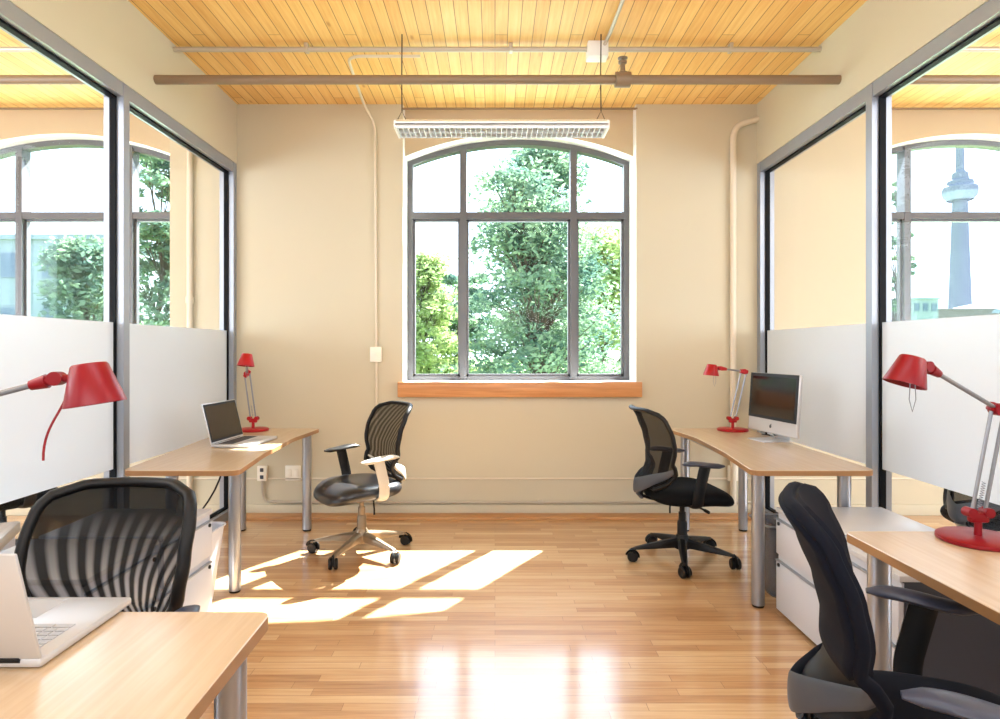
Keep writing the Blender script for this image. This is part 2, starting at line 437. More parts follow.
# ------------------------------------------------------------------ pipes, conduits, luminaire
t = thing('ceiling_pipe', 'brown round pipe running across the room below the pine ceiling', 'pipe', (0, 3.74, 2.94))
MB().tube([(XMIN, 0, 0), (XMAX, 0, 0)], .027, 16).build('pipe', M['pipe'], t)
h = MB(); h.lathe([(0, .0), (.034, 0), (.034, .03), (.016, .04), (.014, .085), (.026, .09), (.026, .1), (.008, .103), (.008, .115), (.03, .118), (.03, .122), (0, .122)], (.77, 0, .01), 16)
h.lathe([(0, -.045), (.045, -.045), (.045, .045), (0, .045)], (.77, 0, 0), 16, Matrix.Rotation(R(90), 4, 'Y'))
h.build('sprinkler_head', M['pipe'], t)
t = thing('ceiling_conduit', 'thin pale metal conduit fixed close under the pine ceiling, with junction box', 'conduit', (0, 3.95, 3.225))
MB().tube([(XMIN, 0, 0), (XMAX, 0, 0)], .016, 12).build('pipe', M['conduit'], t)
bx_ = MB().box(.585, .715, -.05, .05, -.062, .035, .006)
bx_.build('junction_box', M['fix'], t)
MB().tube(fillet([(.69, -.03, .01), (.7, -.2, .012), (.74, -3.6, .012)], .05), .011, 10).build('branch_conduit', M['conduit'], t)
for x in (-1.2, .1, 1.5): MB().box(x-.012, x+.012, -.024, .024, -.018, .035, .003).build('clamp', M['conduit'], t)

t = thing('drop_conduit', 'thin tan conduit dropping down the wall left of the window to a switch plate', 'conduit', (-.93, YW-.012, 0))
pts = fillet([(.45, -.93, 3.195), (-.0-.02, -.93, 3.195), (-.1+.02, -.12, 3.2), (-.02, -.002, 3.1), (-.01, 0, 1.33)], .1)
MB().tube(pts, .0095, 10).build('pipe', M['wallconduit'], t)
MB().tube([(-.01, 0, 1.22), (-.0, 0, .09)], .0095, 10).build('lower_pipe', M['wallconduit'], t)
MB().box(-.055, .035, -.03, .011, 1.215, 1.335, .006).build('switch_plate', M['plate'], t)
MB().box(-.02, 0, -.036, -.028, 1.26, 1.29, .002).build('rocker', M['plate'], t)

t = thing('wall_conduit', 'thick tan conduit bending down the wall right of the window to the desk', 'conduit', (1.88, YW-.026, 0))
MB().tube(fillet([(.22, 0, 3.14), (.0, 0, 3.08), (0, 0, 2.75), (0, 0, .09)], .22, 10), .024, 14).build('pipe', M['wallconduit'], t)
t = thing('wall_conduit', 'tan conduit down the wall of the neighbouring room behind the left glass', 'conduit', (-2.41, YW-.026, 0))
MB().tube([(0, 0, H-.01), (0, 0, .09)], .022, 12).build('pipe', M['wallconduit'], t)
MB().lathe([(0, 0), (.03, 0), (.03, .05), (0, .05)], (0, 0, 1.68), 14).build('coupling', M['wallconduit'], t)

t = thing('floor_conduit', 'thin conduit curving from the left outlet and running low along the back wall', 'conduit', (-1.84, YW-.02, 0))
MB().tube(fillet([(0, 0, .29), (.0, 0, .2), (.02, 0, .115), (.22, 0, .107), (3.86, 0, .107)], .14, 8), .010, 10).build('pipe', M['conduit'], t)
for x in (1.0, 2.2, 3.2): MB().box(x-.02, x+.02, -.012, .019, .095, .119, .002).build('clamp', M['conduit'], t)

def outlet(x, label, wd=.075):
    t = thing('wall_outlet', label, 'outlet', (x, YW, .335))
    MB().box(-wd/2, wd/2, -.03 if wd < .1 else -.012, 0, -.06, .06, .005).build('face_plate', M['plate'], t)
    y = -.031 if wd < .1 else -.013
    s = MB()
    if wd < .1:
        for z in (-.028, .028):
            MB().box(-.014, .014, y-.002, y+.004, z-.015, z+.015, .004).lathe([(0, 0), (.004, 0), (.004, .003), (0, .003)], (0, y-.002, z)).build('socket', M['band'], t)
    else:
        for dx in (-.028, .028): s.box(dx-.016, dx+.016, y-.004, y+.004, -.03, .03, .003)
        s.build('blank_inserts', M['plate'], t)
outlet(-1.84, 'narrow ivory socket outlet low on the wall above the conduit bend', .075)
outlet(-1.6, 'wide ivory double wall plate beside the desk leg', .125)
outlet(1.885, 'ivory socket outlet at the foot of the thick conduit under the right desk', .085)

t = thing('ceiling_luminaire', 'white suspended fluorescent luminaire with louvre grid hanging before the arched window', 'lamp', (.04, 3.8, 2.675))
LW = .645
T = Matrix(((0, 0, 1, 0), (1, 0, 0, 0), (0, 1, 0, 0), (0, 0, 0, 1)))
MB().prism([(-.05, .03), (.05, .03), (.10, .0), (.10, -.02), (.09, -.02), (.088, -.004), (-.088, -.004), (-.09, -.02), (-.10, -.02), (-.10, 0)], -LW, LW, T).build('housing', M['fix'], t, smooth=20)
lv = MB()
for i in range(41):
    x = -LW+.02+i*(2*LW-.04)/40; lv.box(x-.002, x+.002, -.085, .085, -.036, -.006)
for y in (-.086, 0, .085): lv.box(-LW+.015, LW-.015, y-.002, y+.002, -.036, -.006)
lv.build('louvre', M['louvre'], t, smooth=0)
rim = MB()
for y0, y1 in ((-.10, -.092), (.092, .10)): rim.box(-LW+.01, LW-.01, y0, y1, -.024, -.012)
for x0, x1 in ((-LW, -LW+.014), (LW-.014, LW)): rim.box(x0, x1, -.094, .094, -.036, .01)
rim.build('rim', M['fix'], t, smooth=0)
for x in (-.61, .61):
    wv = MB(); wv.tube([(x, 0, .1), (x+random.uniform(-.004, .004), 0, .3), (x, 0, H-2.69)], .004, 6)
    wv.tube([(x-.035, 0, .03), (x, 0, .1), (x+.03, 0, .03)], .003, 6)
    wv.build('suspension_wire', M['wire'], t)

# ------------------------------------------------------------------ office chair
def prof_u(z):
    P = [(.46, -.300), (.52, -.280), (.58, -.240), (.63, -.218), (.70, -.216), (.80, -.236), (.90, -.272), (.98, -.312)]
    for (a, u), (b, v) in zip(P, P[1:]):
        if z <= b: t = (z-a)/(b-a); t = t*t*(3-2*t)*.5+t*.5; return u+(v-u)*t
    return P[-1][1]
def prof_w(z):
    P = [(.47, .12), (.50, .15), (.56, .185), (.65, .215), (.75, .235), (.86, .235), (.92, .226), (.945, .212), (.96, .19), (.968, .16), (.972, .12)]
    for (a, u), (b, v) in zip(P, P[1:]):
        if z <= b: return u+(v-u)*max(0, (z-a)/(b-a))
    return P[-1][1]
CURVE = [.35]
def back_pt(z, q, off=0):   # q in -1..1 across
    wd = prof_w(z); v = q*wd
    c = CURVE[0]
    if z < .64: c += (1.25-c)*min(1, (.64-z)/.13)
    return Vector((prof_u(z)+c*v*v/.23+off, v, .47+(z-.47)*.955))

def make_chair(label, seatm, backm, basem, armm, bandm, base_rot, pad_m=None, upholstered=False, post_m=None, sun_arm_m=None, group='task chairs at the desks'):
    t = thing('office_chair', label, 'chair', group=group); CURVE[0] = .2 if upholstered else .35
    # hub and star base
    MB().lathe([(0, .075), (.045, .075), (.05, .09), (.05, .125), (.038, .15), (.034, .16), (0, .16)], n=24).build('hub', basem, t)
    for k in range(5):
        a = base_rot+k*math.tau/5
        Rz = Matrix.Rotation(a, 4, 'Z')
        rows = []
        for i in range(9):
            q = i/8; r = .035+q*.295; hw = .026-.010*q; zt = .142-.052*q-.01*q*q; zb = .085-.012*q
            if q == 1: zt -= .006
            ring = [(r, -hw, zb), (r, -hw*1.0, zt-.012), (r, -hw*.55, zt), (r, hw*.55, zt), (r, hw, zt-.012), (r, hw, zb)]
            rows.append([Rz @ Vector(p) for p in ring+[ring[0]]])
        lg = MB(); lg.grid(rows)
        lg.bm.faces.new([lg.bm.verts.new(p) for p in rows[0][:-1]]); lg.bm.faces.new([lg.bm.verts.new(p) for p in rows[-1][:-1]])
        bmesh.ops.remove_doubles(lg.bm, verts=lg.bm.verts[:], dist=1e-5)
        leg = lg.build('leg', basem, t, smooth=40)
        cs = MB(); ca = a+[.6, 2.1, -.9, 1.3, 2.9][k]
        cx, cy = .315*math.cos(a), .315*math.sin(a)
        for sgn in (-1, 1):
            Tm = Matrix.Translation((cx, cy, .033)) @ Matrix.Rotation(ca, 4, 'Z') @ Matrix.Rotation(R(90), 4, 'X')
            cs.lathe([(0, sgn*.005), (.028, sgn*.005), (.033, sgn*.010), (.033, sgn*.023), (.028, sgn*.028), (.009, sgn*.029), (0, sgn*.026)], n=18, mat=Tm)
        hood = [(.036*math.cos(R(x)), .036*math.sin(R(x))) for x in range(-10, 175, 15)]
        Tm = Matrix.Translation((cx, cy, .034)) @ Matrix.Rotation(ca, 4, 'Z')
        cs.tube([Tm @ Vector((x, 0, z)) for x, z in hood], .006, 8, flat=(1, 3.2), up=None)
        cs.tube([(cx, cy, .05), (cx, cy, .082)], .008, 8)
        cs.build('caster', M['black'], leg)
    MB().lathe([(0, .1), (.03, .1), (.03, .235), (.026, .245), (.022, .25), (.022, .30), (.016, .302), (.016, .375), (0, .375)], n=20).build('gas_column', basem, t)
    mc = MB().box(-.12, .10, -.07, .07, .365, .402, .012)
    mc.tube([(-.10, 0, .385), (-.20, 0, .39), (-.262, 0, .41), (-.268, 0, .47)], [.02, .02, .022, .02], 10, flat=(.5, 1.6))
    mc.build('tilt_mechanism', M['black'], t)
    MB().tube(fillet([(.02, -.05, .38), (.03, -.2, .372), (.04, -.24, .368)], .03), .006, 8).tube([(.04, -.235, .368), (.045, -.275, .366)], .010, 8).build('lever', M['black'], t)
    MB().tube([(-.03, .07, .375), (-.03, .105, .37), (-.035, .11, .30), (-.035, .11, .265)], .006, 8).build('tension_rod', M['black'], t)
    # seat
    s = MB(); nu, nv = 26, 20
    def seatpt(iu, iv, top):
        a = -math.pi/2+math.pi*iu/nu; b = -math.pi/2+math.pi*iv/nv
        u = math.sin(a); v = math.sin(b)
        e = 3.2; m = (abs(u)**e+abs(v)**e)**(1/e); mm = max(abs(u), abs(v))
        if m > 1e-9: u, v = u*mm/m, v*mm/m
        d = max(0, 1-mm**6)
        x = .025+u*.255; y = v*.255*(1-.06*max(0, -u))
        th = .056*d**.5
        drop = -.045*max(0, u-.25)**2/.5625*1.0
        z = .428+drop+(th+.008*(abs(v)**2)-.006 if top else -th*.98)
        return (x, y, z)
    for top in (True, False):
        s.grid([[seatpt(i, j, top) for j in range(nv+1)] for i in range(nu+1)])
    bmesh.ops.remove_doubles(s.bm, verts=s.bm.verts[:], dist=.0035)
    s.build('seat', seatm, t, smooth=60)
    # backrest
    zs = [.47+.5*(i/24) for i in range(25)]+[.972]
    fr = MB()
    edge = [back_pt(z, 1) for z in zs]+[back_pt(.972, q) for q in (.6, .2, -.2, -.6)]+[back_pt(z, -1) for z in zs[::-1]]
    fr.tube(edge, (.0155 if label.startswith('large black') else .0125) if not upholstered else .013, 10, flat=(1, 1.25), closed=True)
    bk = fr.build('backrest_frame', M['navy'] if upholstered else M['black'], t, smooth=60)
    pan = MB()
    pan.grid([[back_pt(z, -1+2*j/16, -.0) for j in range(17)] for z in zs if not upholstered or z > .63])
    if upholstered:
        lw = MB(); lw.grid([[back_pt(z, -1+2*j/16, -.0) for j in range(17)] for z in zs if z < .66]); lw.build('mesh_panel', M['black'], bk, smooth=60)
    p = pan.build('mesh_panel' if not upholstered else 'back_cushion', backm, bk, smooth=60, solid=.05 if upholstered else 0)
    # U-shaped lumbar band sweeping behind the lower back
    path = [back_pt(.475+.125*abs(q)**1.7, q*1.02, -.010) for q in [1-2*k/28 for k in range(29)]]
    n = len(path); rad = [.010+.024*math.sin(math.pi*i/(n-1)) for i in range(n)]
    lb = MB()
    prev = None
    for i in range(n):      # flat strap standing upright
        p = path[i]; tt = (path[min(i+1, n-1)]-path[max(i-1, 0)]).normalized()
        out_ = Vector((-1, p.y*6, 0)).normalized()
        out_ = (out_-tt*out_.dot(tt)).normalized(); upv = tt.cross(out_)
        if upv.z < 0: upv = -upv
        w_ = rad[i]*1.35; h_ = .0065
        ring = [p+upv*(w_*math.cos(x))+out_*(h_*math.sin(x)) for x in [math.tau*k/12 for k in range(12)]]
        vs = [lb.bm.verts.new(q) for q in ring]
        if prev:
            for k in range(12): lb.bm.faces.new((prev[k], prev[(k+1) % 12], vs[(k+1) % 12], vs[k]))
        prev = vs
    lb.build('lumbar_band', bandm, t, smooth=60)
    MB().tube([(-.262, 0, .40), (-.285, 0, .42), (-.276, 0, .44)], [.024, .02, .016], 10, flat=(.5, 1.5)).build('back_bracket', bandm, t)
    # arms
    for sgn in (1, -1):
        am = MB()
        y = sgn*.285
        pts = fillet([(-.02, sgn*.12, .392), (-.02, sgn*.272, .392), (-.02, y, .47), (.02, y, .64)], .05, 5)
        am.tube(pts, [.024]*len(pts), 10, flat=(.55, 1.45), up=(0, 0, 1))
        nm = sun_arm_m if (sun_arm_m and sgn > 0) else None
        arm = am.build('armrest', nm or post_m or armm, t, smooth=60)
        pd = MB(); rows = []
        for i in range(15):
            q = i/14; x = -.115+.25*q; hw = (.036+.006*math.sin(q*3))*min(1, (math.sin(math.pi*min(max(q, .02), .98)))**.35)
            zc = .648+.004*math.sin(q*6)-.012*q*q
            rows.append([(x, y+hw*math.cos(a), zc+.015*math.sin(a)*(min(1, math.sin(math.pi*min(max(q, .04), .96))*3))) for a in [math.tau*k/14 for k in range(15)]])
        pd.grid(rows); bmesh.ops.remove_doubles(pd.bm, verts=pd.bm.verts[:], dist=1e-4)
        pd.bm.faces.new
        bmesh.ops.holes_fill(pd.bm, edges=[e for e in pd.bm.edges if e.is_boundary], sides=20)
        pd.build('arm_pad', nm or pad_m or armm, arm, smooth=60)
    return t

mesh_far = meshfabric('black mesh fine', .2, srgb(9, 9, 10), ((.05, .40), 60, 2.5, .10, .30, 1.05))
mesh_brown = meshfabric('charcoal mesh', .13, srgb(20, 18, 17))
mesh_near = meshfabric('black mesh banded', .3, srgb(4, 4, 5), ((.13, .40), 56, 1.2, .04, .5, .87))
ch = make_chair('sunlit black mesh-back chair with near arm coloured pale for sunlight and bronze base, beside far left desk', M['vinyl'], mesh_far, M['bronze'], M['armsun'], M['armlight'], R(-110)-R(217), sun_arm_m=M['armlight'])  # pale near arm material paints sunlight onto black plastic
ch.location = (-.86, 4.0, 0); ch.rotation_euler = (0, 0, R(217))
c2 = make_chair('black swivel chair turned to the far right desk, seen side on, slate lumbar band', M['fabric'], mesh_brown, M['black'], M['black'], M['band'], R(-104)-R(6), pad_m=M['armgrey'])
c2.location = (1.168, 3.87, 0); c2.rotation_euler = (0, 0, R(6))
c3 = make_chair('large black mesh-back chair facing the camera behind the near left desk', M['fabric'], mesh_near, M['black'], M['black'], M['band'], R(20), pad_m=M['armgrey'])
c3.scale = (1, .95, .965); c3.location = (-1.07, 1.54, 0); c3.rotation_euler = (0, 0, R(-90))
c4 = make_chair('large navy black upholstered chair pushed under the near right desk', M['navy'], M['navy'], M['black'], M['black'], M['band'], R(50), pad_m=M['armgrey'], upholstered=True)
c4.location = (1.005, 1.40, 0); c4.rotation_euler = (0, 0, R(-25))
dup(c2, (2.66, 3.25, 0), R(14), 'black chair seen through the right glass partition, in the next room')
dup(c2, (-2.98, 3.75, 0), R(70), 'dark chair dimly seen through the clear strip below the left frosted glass')

# ------------------------------------------------------------------ desks
def rrect(pts, r, n=6):
    P = [Vector((x, y, 0)) for x, y in pts]; out = []; m = len(P)
    for i in range(m):
        a = P[i-1]-P[i]; b = P[(i+1) % m]-P[i]; rr = r[i] if isinstance(r, (list, tuple)) else r
        A = P[i]+a.normalized()*min(rr, a.length/2); B = P[i]+b.normalized()*min(rr, b.length/2)
        for j in range(n+1):
            t = j/n; q = (1-t)**2*A+2*(1-t)*t*P[i]+t*t*B; out.append((q.x, q.y))
    return out
def desk(label, poly, legs, z=.73, th=.026, rad=.05, topm=None, rot=0, leg_r=.032, group='beech desks', name='office_desk'):
    cx = sum(p[0] for p in poly)/len(poly); cy = sum(p[1] for p in poly)/len(poly)
    t = thing(name, label, 'desk', (cx, cy, 0), rot, group)
    pl = rrect([(x-cx, y-cy) for x, y in poly], rad)
    m = MB(); m.prism(pl, z-th, z)
    bmesh.ops.recalc_face_normals(m.bm, faces=m.bm.faces[:])
    for f in m.bm.faces: f.material_index = 0 if abs(f.normal.z) > .5 else 1
    es = [e for e in m.bm.edges if abs(e.verts[0].co.z-z) < 1e-5 and abs(e.verts[1].co.z-z) < 1e-5]
    bmesh.ops.bevel(m.bm, geom=es, offset=.002, segments=1, affect='EDGES')
    m.build('desktop', [topm or M['desk'], M['edge']], t, smooth=30)
    for x, y in legs:
        lg = MB(); lg.lathe([(0, .012), (leg_r, .012), (leg_r, z-th-.006), (leg_r+.012, z-th-.006), (leg_r+.012, z-th), (0, z-th)], (x-cx, y-cy, 0), 24)
        lg = lg.build('leg', M['alu'], t, smooth=40)
        MB().lathe([(0, 0), (leg_r-.004, 0), (leg_r-.002, .012), (0, .012)], (x-cx, y-cy, 0), 20).build('foot_cap', M['black'], lg)
    xs_ = sorted({round(l[0], 2) for l in legs}); ys_ = sorted({round(l[1], 2) for l in legs})
    if len(legs) == 4:
        r = MB(); x0, x1 = min(l[0] for l in legs)-cx, max(l[0] for l in legs)-cx; y0, y1 = min(l[1] for l in legs)-cy, max(l[1] for l in legs)-cy
        for x in (x0+.04, x1-.04): r.box(x-.012, x+.012, y0, y1, z-th-.03, z-th)
        r.build('rail', M['alu'], t)
    return t
desk('beech desk at the back right corner under the all-in-one computer', [(1.235, 2.98), (1.84, 2.98), (1.86, 4.60), (1.27, 4.60), (1.33, 4.1), (1.30, 3.5)],
     [(1.345, 3.17), (1.785, 3.17), (1.38, 4.5), (1.80, 4.5)], rad=.06)
desk('beech desk at the back left corner under the open silver laptop', [(-1.80, 2.98), (-1.235, 2.98), (-1.30, 3.5), (-1.33, 4.1), (-1.29, 4.60), (-1.95, 4.60)],
     [(-1.41, 3.36), (-1.75, 3.36), (-1.365, 4.5), (-1.84, 4.5)], rad=.06)
desk('beech desk in the left foreground with the big silver laptop', [(-2.0, -.2), (-.47, -.2), (-.495, 1.375), (-2.0, 1.375)],
     [(-.55, 1.29), (-1.9, 1.29), (-.62, -.05), (-1.9, -.05)], rad=.03, th=.03)
desk('beech desk in the right foreground under the crimson lamp', [(1.115, .1), (2.0, .1), (2.0, 1.985), (1.115, 1.985)],
     [(1.165, 1.88), (1.9, 1.88), (1.235, .25), (1.9, .25)], rad=.03, th=.028)

# ------------------------------------------------------------------ filing pedestals, bins
def pedestal(label, x_front, side, y0, y1, z=.53, bodym=None, group='white filing pedestals'):
    """front faces the room; side=+1: body extends to +x"""
    cy = (y0+y1)/2; t = thing('filing_pedestal', label, 'cabinet', (x_front, cy, 0), 0, group)
    hw = (y1-y0)/2; s = side; Dp = .52
    def bx(m, a, b, *r, **k): return m.box(min(s*a, s*b), max(s*a, s*b), *r, **k)
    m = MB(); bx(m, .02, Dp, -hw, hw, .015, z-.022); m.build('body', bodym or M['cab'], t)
    m = MB(); bx(m, .0, Dp+.004, -hw-.002, hw+.002, z-.022, z, bev=.003); m.build('cabinet_top', M['cabtop'], t)
    for z0, z1 in ((.03, .30), (.306, .502)):
        d = MB(); bx(d, .0, .02, -hw+.004, hw-.004, z0, z1-.028, bev=.002); bx(d, .012, .02, -hw+.004, hw-.004, z1-.028, z1); dr = d.build('drawer', M['cab'], t)
        g = MB(); bx(g, -.004, .012, -hw+.004, hw-.004, z1-.032, z1-.024, bev=.002); g.build('handle_lip', M['frame'], dr)
        k = MB(); Tm = Matrix.Translation((0, hw-.035, z1-.045)) @ Matrix.Rotation(R(-90*s), 4, 'Y')
        k.lathe([(0, 0), (.009, 0), (.009, .006), (.006, .008), (0, .008)], n=14, mat=Tm)
        k.build('lock', M['dark'], dr)
    ft = MB()
    for a in (.05, Dp-.05):
        for y in (-hw+.05, hw-.05): ft.lathe([(0, 0), (.018, 0), (.018, .016), (0, .016)], (s*a, y, 0), 12)
    ft.build('feet', M['black'], t)
    return t
pedestal('white two-drawer filing pedestal behind the navy chair, right side of the room, far one', 1.395, 1, 2.63, 3.08)
pedestal('two-drawer filing pedestal with white drawers and side coloured dark for shade, nearest the right foreground desk', 1.395, 1, 2.14, 2.59, bodym=M['charcoal'])  # body darkened in colour to paint its shaded near side
pedestal('sunlit white filing pedestal beside the white bin under the far left desk', -1.39, -1, 2.60, 3.05)
pedestal('white filing pedestal seen through the mesh of the near left chair', -1.39, -1, 2.11, 2.56)

def wastebin(label, c, m, rim):
    t = thing('waste_bin', label, 'bin', c)
    b = MB(); bm_ = b.bm
    def ring(hx, hy, z): return [(x, y, z) for x, y in rrect([(-hx, -hy), (hx, -hy), (hx, hy), (-hx, hy)], .04, 4)]
    rows = [ring(.10, .09, .0), ring(.145, .125, .385), ring(.14, .12, .385), ring(.097, .087, .006)]
    rows = [r+[r[0]] for r in rows]
    b.grid(rows); bmesh.ops.remove_doubles(bm_, verts=bm_.verts[:], dist=1e-5)
    bmesh.ops.holes_fill(bm_, edges=[e for e in bm_.edges if e.is_boundary], sides=60)
    b.build('bin_body', m, t, smooth=40)
    rr = MB(); q = ring(.148, .128, .386); rr.tube(q[::1], .006, 8, closed=True); rr.build('rim', rim, t)
wastebin('smoky translucent waste bin under the far right desk', (1.57, 3.36, 0), M['bin'], M['rod'])
wastebin('white waste bin beside the filing pedestal under the far left desk', (-1.58, 3.19, 0), M['cab'], M['cab'])

# low cabinet in the neighbouring office
t = thing('low_cabinet', 'low white cabinet with wood top, seen below the left frosted glass', 'cabinet', (-2.55, 2.95, 0), R(25))
MB().box(-.38, .15, -.45, .30, .02, .34, .004).build('body', M['cab'], t)
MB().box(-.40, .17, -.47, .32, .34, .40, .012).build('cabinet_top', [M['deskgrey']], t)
MB().box(-.36, .13, -.43, .28, 0, .02).build('plinth', M['black'], t)

# ------------------------------------------------------------------ task lamps
def rod_pair(m, a, b, gap, r=.0055):
    a, b = Vector(a), Vector(b); d = (b-a).normalized(); side = d.cross(Vector((0, 1, 0)))
    side = side.normalized() if side.length > .1 else Vector((1, 0, 0))
    for s in (-1, 1): m.tube([a+side*gap*s, b+side*gap*s], r, 8)
def lamp(label, base, elbow, head, shade_axis, red, group, loop=True, cordpath=None, lowgap=.014, scale=1.0, single_upper=False):
    B = Vector(base); t = thing('desk_lamp', label, 'lamp', base, 0, group)
    E = Vector(elbow)-B; Hd = Vector(head)-B; Z = Vector((0, 0, .085))
    MB().lathe([(0, 0), (.104, 0), (.108, .004), (.108, .013), (.102, .017), (.03, .019), (0, .019)], n=40).build('base', red, t, smooth=40)
    j = MB(); j.tube([(0, 0, .017), (0, 0, .07)], [.011, .010], 12)
    j.box(-.028, .028, -.012, .012, .058, .088, .006); j.tube([(-.026, -.016, .088), (-.026, .016, .088)], .015, 12); j.tube([(.026, -.016, .088), (.026, .016, .088)], .015, 12)
    j.build('lower_joint', red, t)
    lo = MB(); d = E-Z
    rod_pair(lo, Z, E, .019); lo.build('lower_arm', M['rod'], t)
    sp = MB()
    sd = d.normalized().cross(Vector((0, 1, 0))).normalized()
    a0 = Z+d*.05; pts = []
    for i in range(60):
        q = i/59; p = a0+d*(.25*q); pts.append(p+sd*(.005*math.cos(q*70))+Vector((0, .005*math.sin(q*70), 0)))
    sp.tube(pts, .0012, 5); sp.build('spring', M['rod'], t)
    e = MB(); e.box(-.03, .03, -.012, .012, -.014, .014, .006, mat=Matrix.Translation(E) @ Matrix.Rotation(math.atan2(-(Hd-E).z, (Hd-E).x), 4, 'Y'))
    e.tube([E+Vector((0, -.018, 0)), E+Vector((0, .018, 0))], .019, 14)
    e.build('elbow_joint', red, t)
    ua = MB(); U = Hd-E; un = U.normalized()
    ua.tube([E, Hd-un*.03], .0065, 10); ua.build('upper_arm', M['rod'], t)
    hj = MB(); hj.tube([Hd-un*.055, Hd-un*.02], [.011, .016], 12); hj.tube([Hd-un*.03, Hd+un*.0], .012, 12)
    side = un.cross(Vector((0, 0, 1))).normalized()
    hj.tube([Hd-side*.014, Hd+side*.014], .0155, 16)
    ax = Vector(shade_axis).normalized()      # from shade top to its open mouth
    off = Vector((un.x, un.y, 0)).normalized()
    S0 = Hd+off*.075*scale-ax*.035*scale       # centre of the closed top
    hj.tube([Hd, Hd+off*.03*scale], .009, 10)
    hj.build('head_joint', red, t)
    q = Vector((0, 0, 1)).rotation_difference(ax).to_matrix().to_4x4()
    s_ = scale; sh = MB()
    sh.lathe([(0, 0), (.036*s_, 0), (.040*s_, .004*s_), (.066*s_, .095*s_), (.066*s_, .098*s_), (.064*s_, .098*s_), (.038*s_, .008*s_), (0, .006*s_)], S0, 36, q)
    for k in range(4): pass
    sh = sh.build('lamp_shade', red, t, smooth=40)
    MB().lathe([(0, .0), (.014*s_, .0), (.02*s_, .03*s_), (.024*s_, .05*s_), (.018*s_, .07*s_), (0, .078*s_)], S0+ax*.008, 20, q).build('bulb', M['innerwhite'], sh)
    if loop:
        L0 = S0+ax*.09*s_+off*(-.02)
        lp = MB(); lp.tube([L0, L0+Vector((-.003, 0, -.05)), L0+Vector((.006, 0, -.085)), L0+Vector((.016, 0, -.05)), L0+Vector((.014, 0, 0))], .0014, 6).build('pull_loop', M['rod'], t)
    if cordpath:
        cp = MB(); cp.tube([Vector(p)-B for p in cordpath], .0026, 8); cp.build('cord', red, t)
    return t
G = 'red task lamps on the desks'
lamp('bright red task lamp in the back right corner, beside the computer', (1.71, 4.46, .73), (1.79, 4.46, 1.155), (1.60, 4.42, 1.18), (-.08, 0, -1), M['red'], G, scale=.82)
lamp('small red task lamp behind the open laptop in the back left corner', (-1.74, 4.46, .73), (-1.775, 4.44, 1.14), (-1.69, 4.22, 1.255), (-.05, -.15, -1), M['red'], G, scale=.85)
lamp('crimson task lamp with round base on the near right desk', (1.465, 1.88, .73), (1.525, 1.88, 1.13), (1.245, 1.79, 1.262), (-.32, 0, -1), M['darkred'], G, scale=.84)
lamp('red lamp head reaching in over the near left desk with dangling cord', (-1.33, 1.18, .73), (-1.42, 1.30, 1.118), (-.968, 1.37, 1.247), (.16, 0, -1), M['darkred'], G, loop=False, scale=.93,
     cordpath=bez((-.935, 1.365, 1.235), (-.945, 1.36, 1.17), (-.985, 1.35, 1.15), (-.98, 1.345, 1.07)))

# ------------------------------------------------------------------ laptops and computer
def laptop(label, hinge_c, facing, w_, d_, h_, open_deg, keys, group='silver laptops'):
    """local: hinge along y, keyboard towards +x, screen rises at x=0"""
    t = thing('laptop', label, 'laptop', hinge_c, facing, group)
    b = MB().box(0, d_, -w_/2, w_/2, .002, .020, .006); b = b.build('keyboard_base', M['silver'], t)
    k = MB()
    rows = 6
    for r in range(rows):
        x0 = d_*.13+r*d_*.062; n = 14 if r < 5 else 8
        kw = w_*.84/n
        for i in range(n):
            y0 = -w_*.42+i*kw; k.box(x0, x0+d_*.05, y0+.0012, y0+kw-.0012, .0195, .0215)
    k.build('keys', keys, b, smooth=0)
    MB().box(d_*.6, d_*.93, -w_*.14, w_*.14, .0199, .0204).build('trackpad', M['keylight'], b, smooth=0)
    p = MB()
    for i in range(4): p.box(d_*.12+i*.028, d_*.12+i*.028+.014, w_/2-.003, w_/2+.0006, .008, .014)
    p.build('ports', M['dark'], b, smooth=0)
    A = Matrix.Translation((.006, 0, .02)) @ Matrix.Rotation(-R(open_deg-90), 4, 'Y')
    s = MB().box(-.007, 0, -w_/2, w_/2, 0, h_, .003, mat=A); s = s.build('lid', M['silver'], t)
    q = MB().box(.0, .0012, -w_/2+.006, w_/2-.006, .01, h_-.005, mat=A); q.build('bezel', M['black'], s, smooth=0)
    q = MB().box(.001, .0022, -w_/2+.018, w_/2-.018, .024, h_-.018, mat=A); q.build('screen', M['screen'], s, smooth=0)
    MB().tube([(.002, -w_*.4, .017), (.002, w_*.4, .017)], .006, 10).build('hinge', M['black'], s)
    return t
laptop('open silver laptop with dark screen on the back left desk', (-1.67, 3.87, .73), R(-4), .40, .235, .245, 104, M['key'])
laptop('large silver laptop seen from behind its lid on the near left desk', (-1.012, 1.125, .73), R(90), .375, .285, .218, 106, M['keylight'])

t = thing('desktop_computer', 'slim silver all-in-one computer with black screen on the back right desk', 'computer', (1.765, 3.98, .73), R(188))
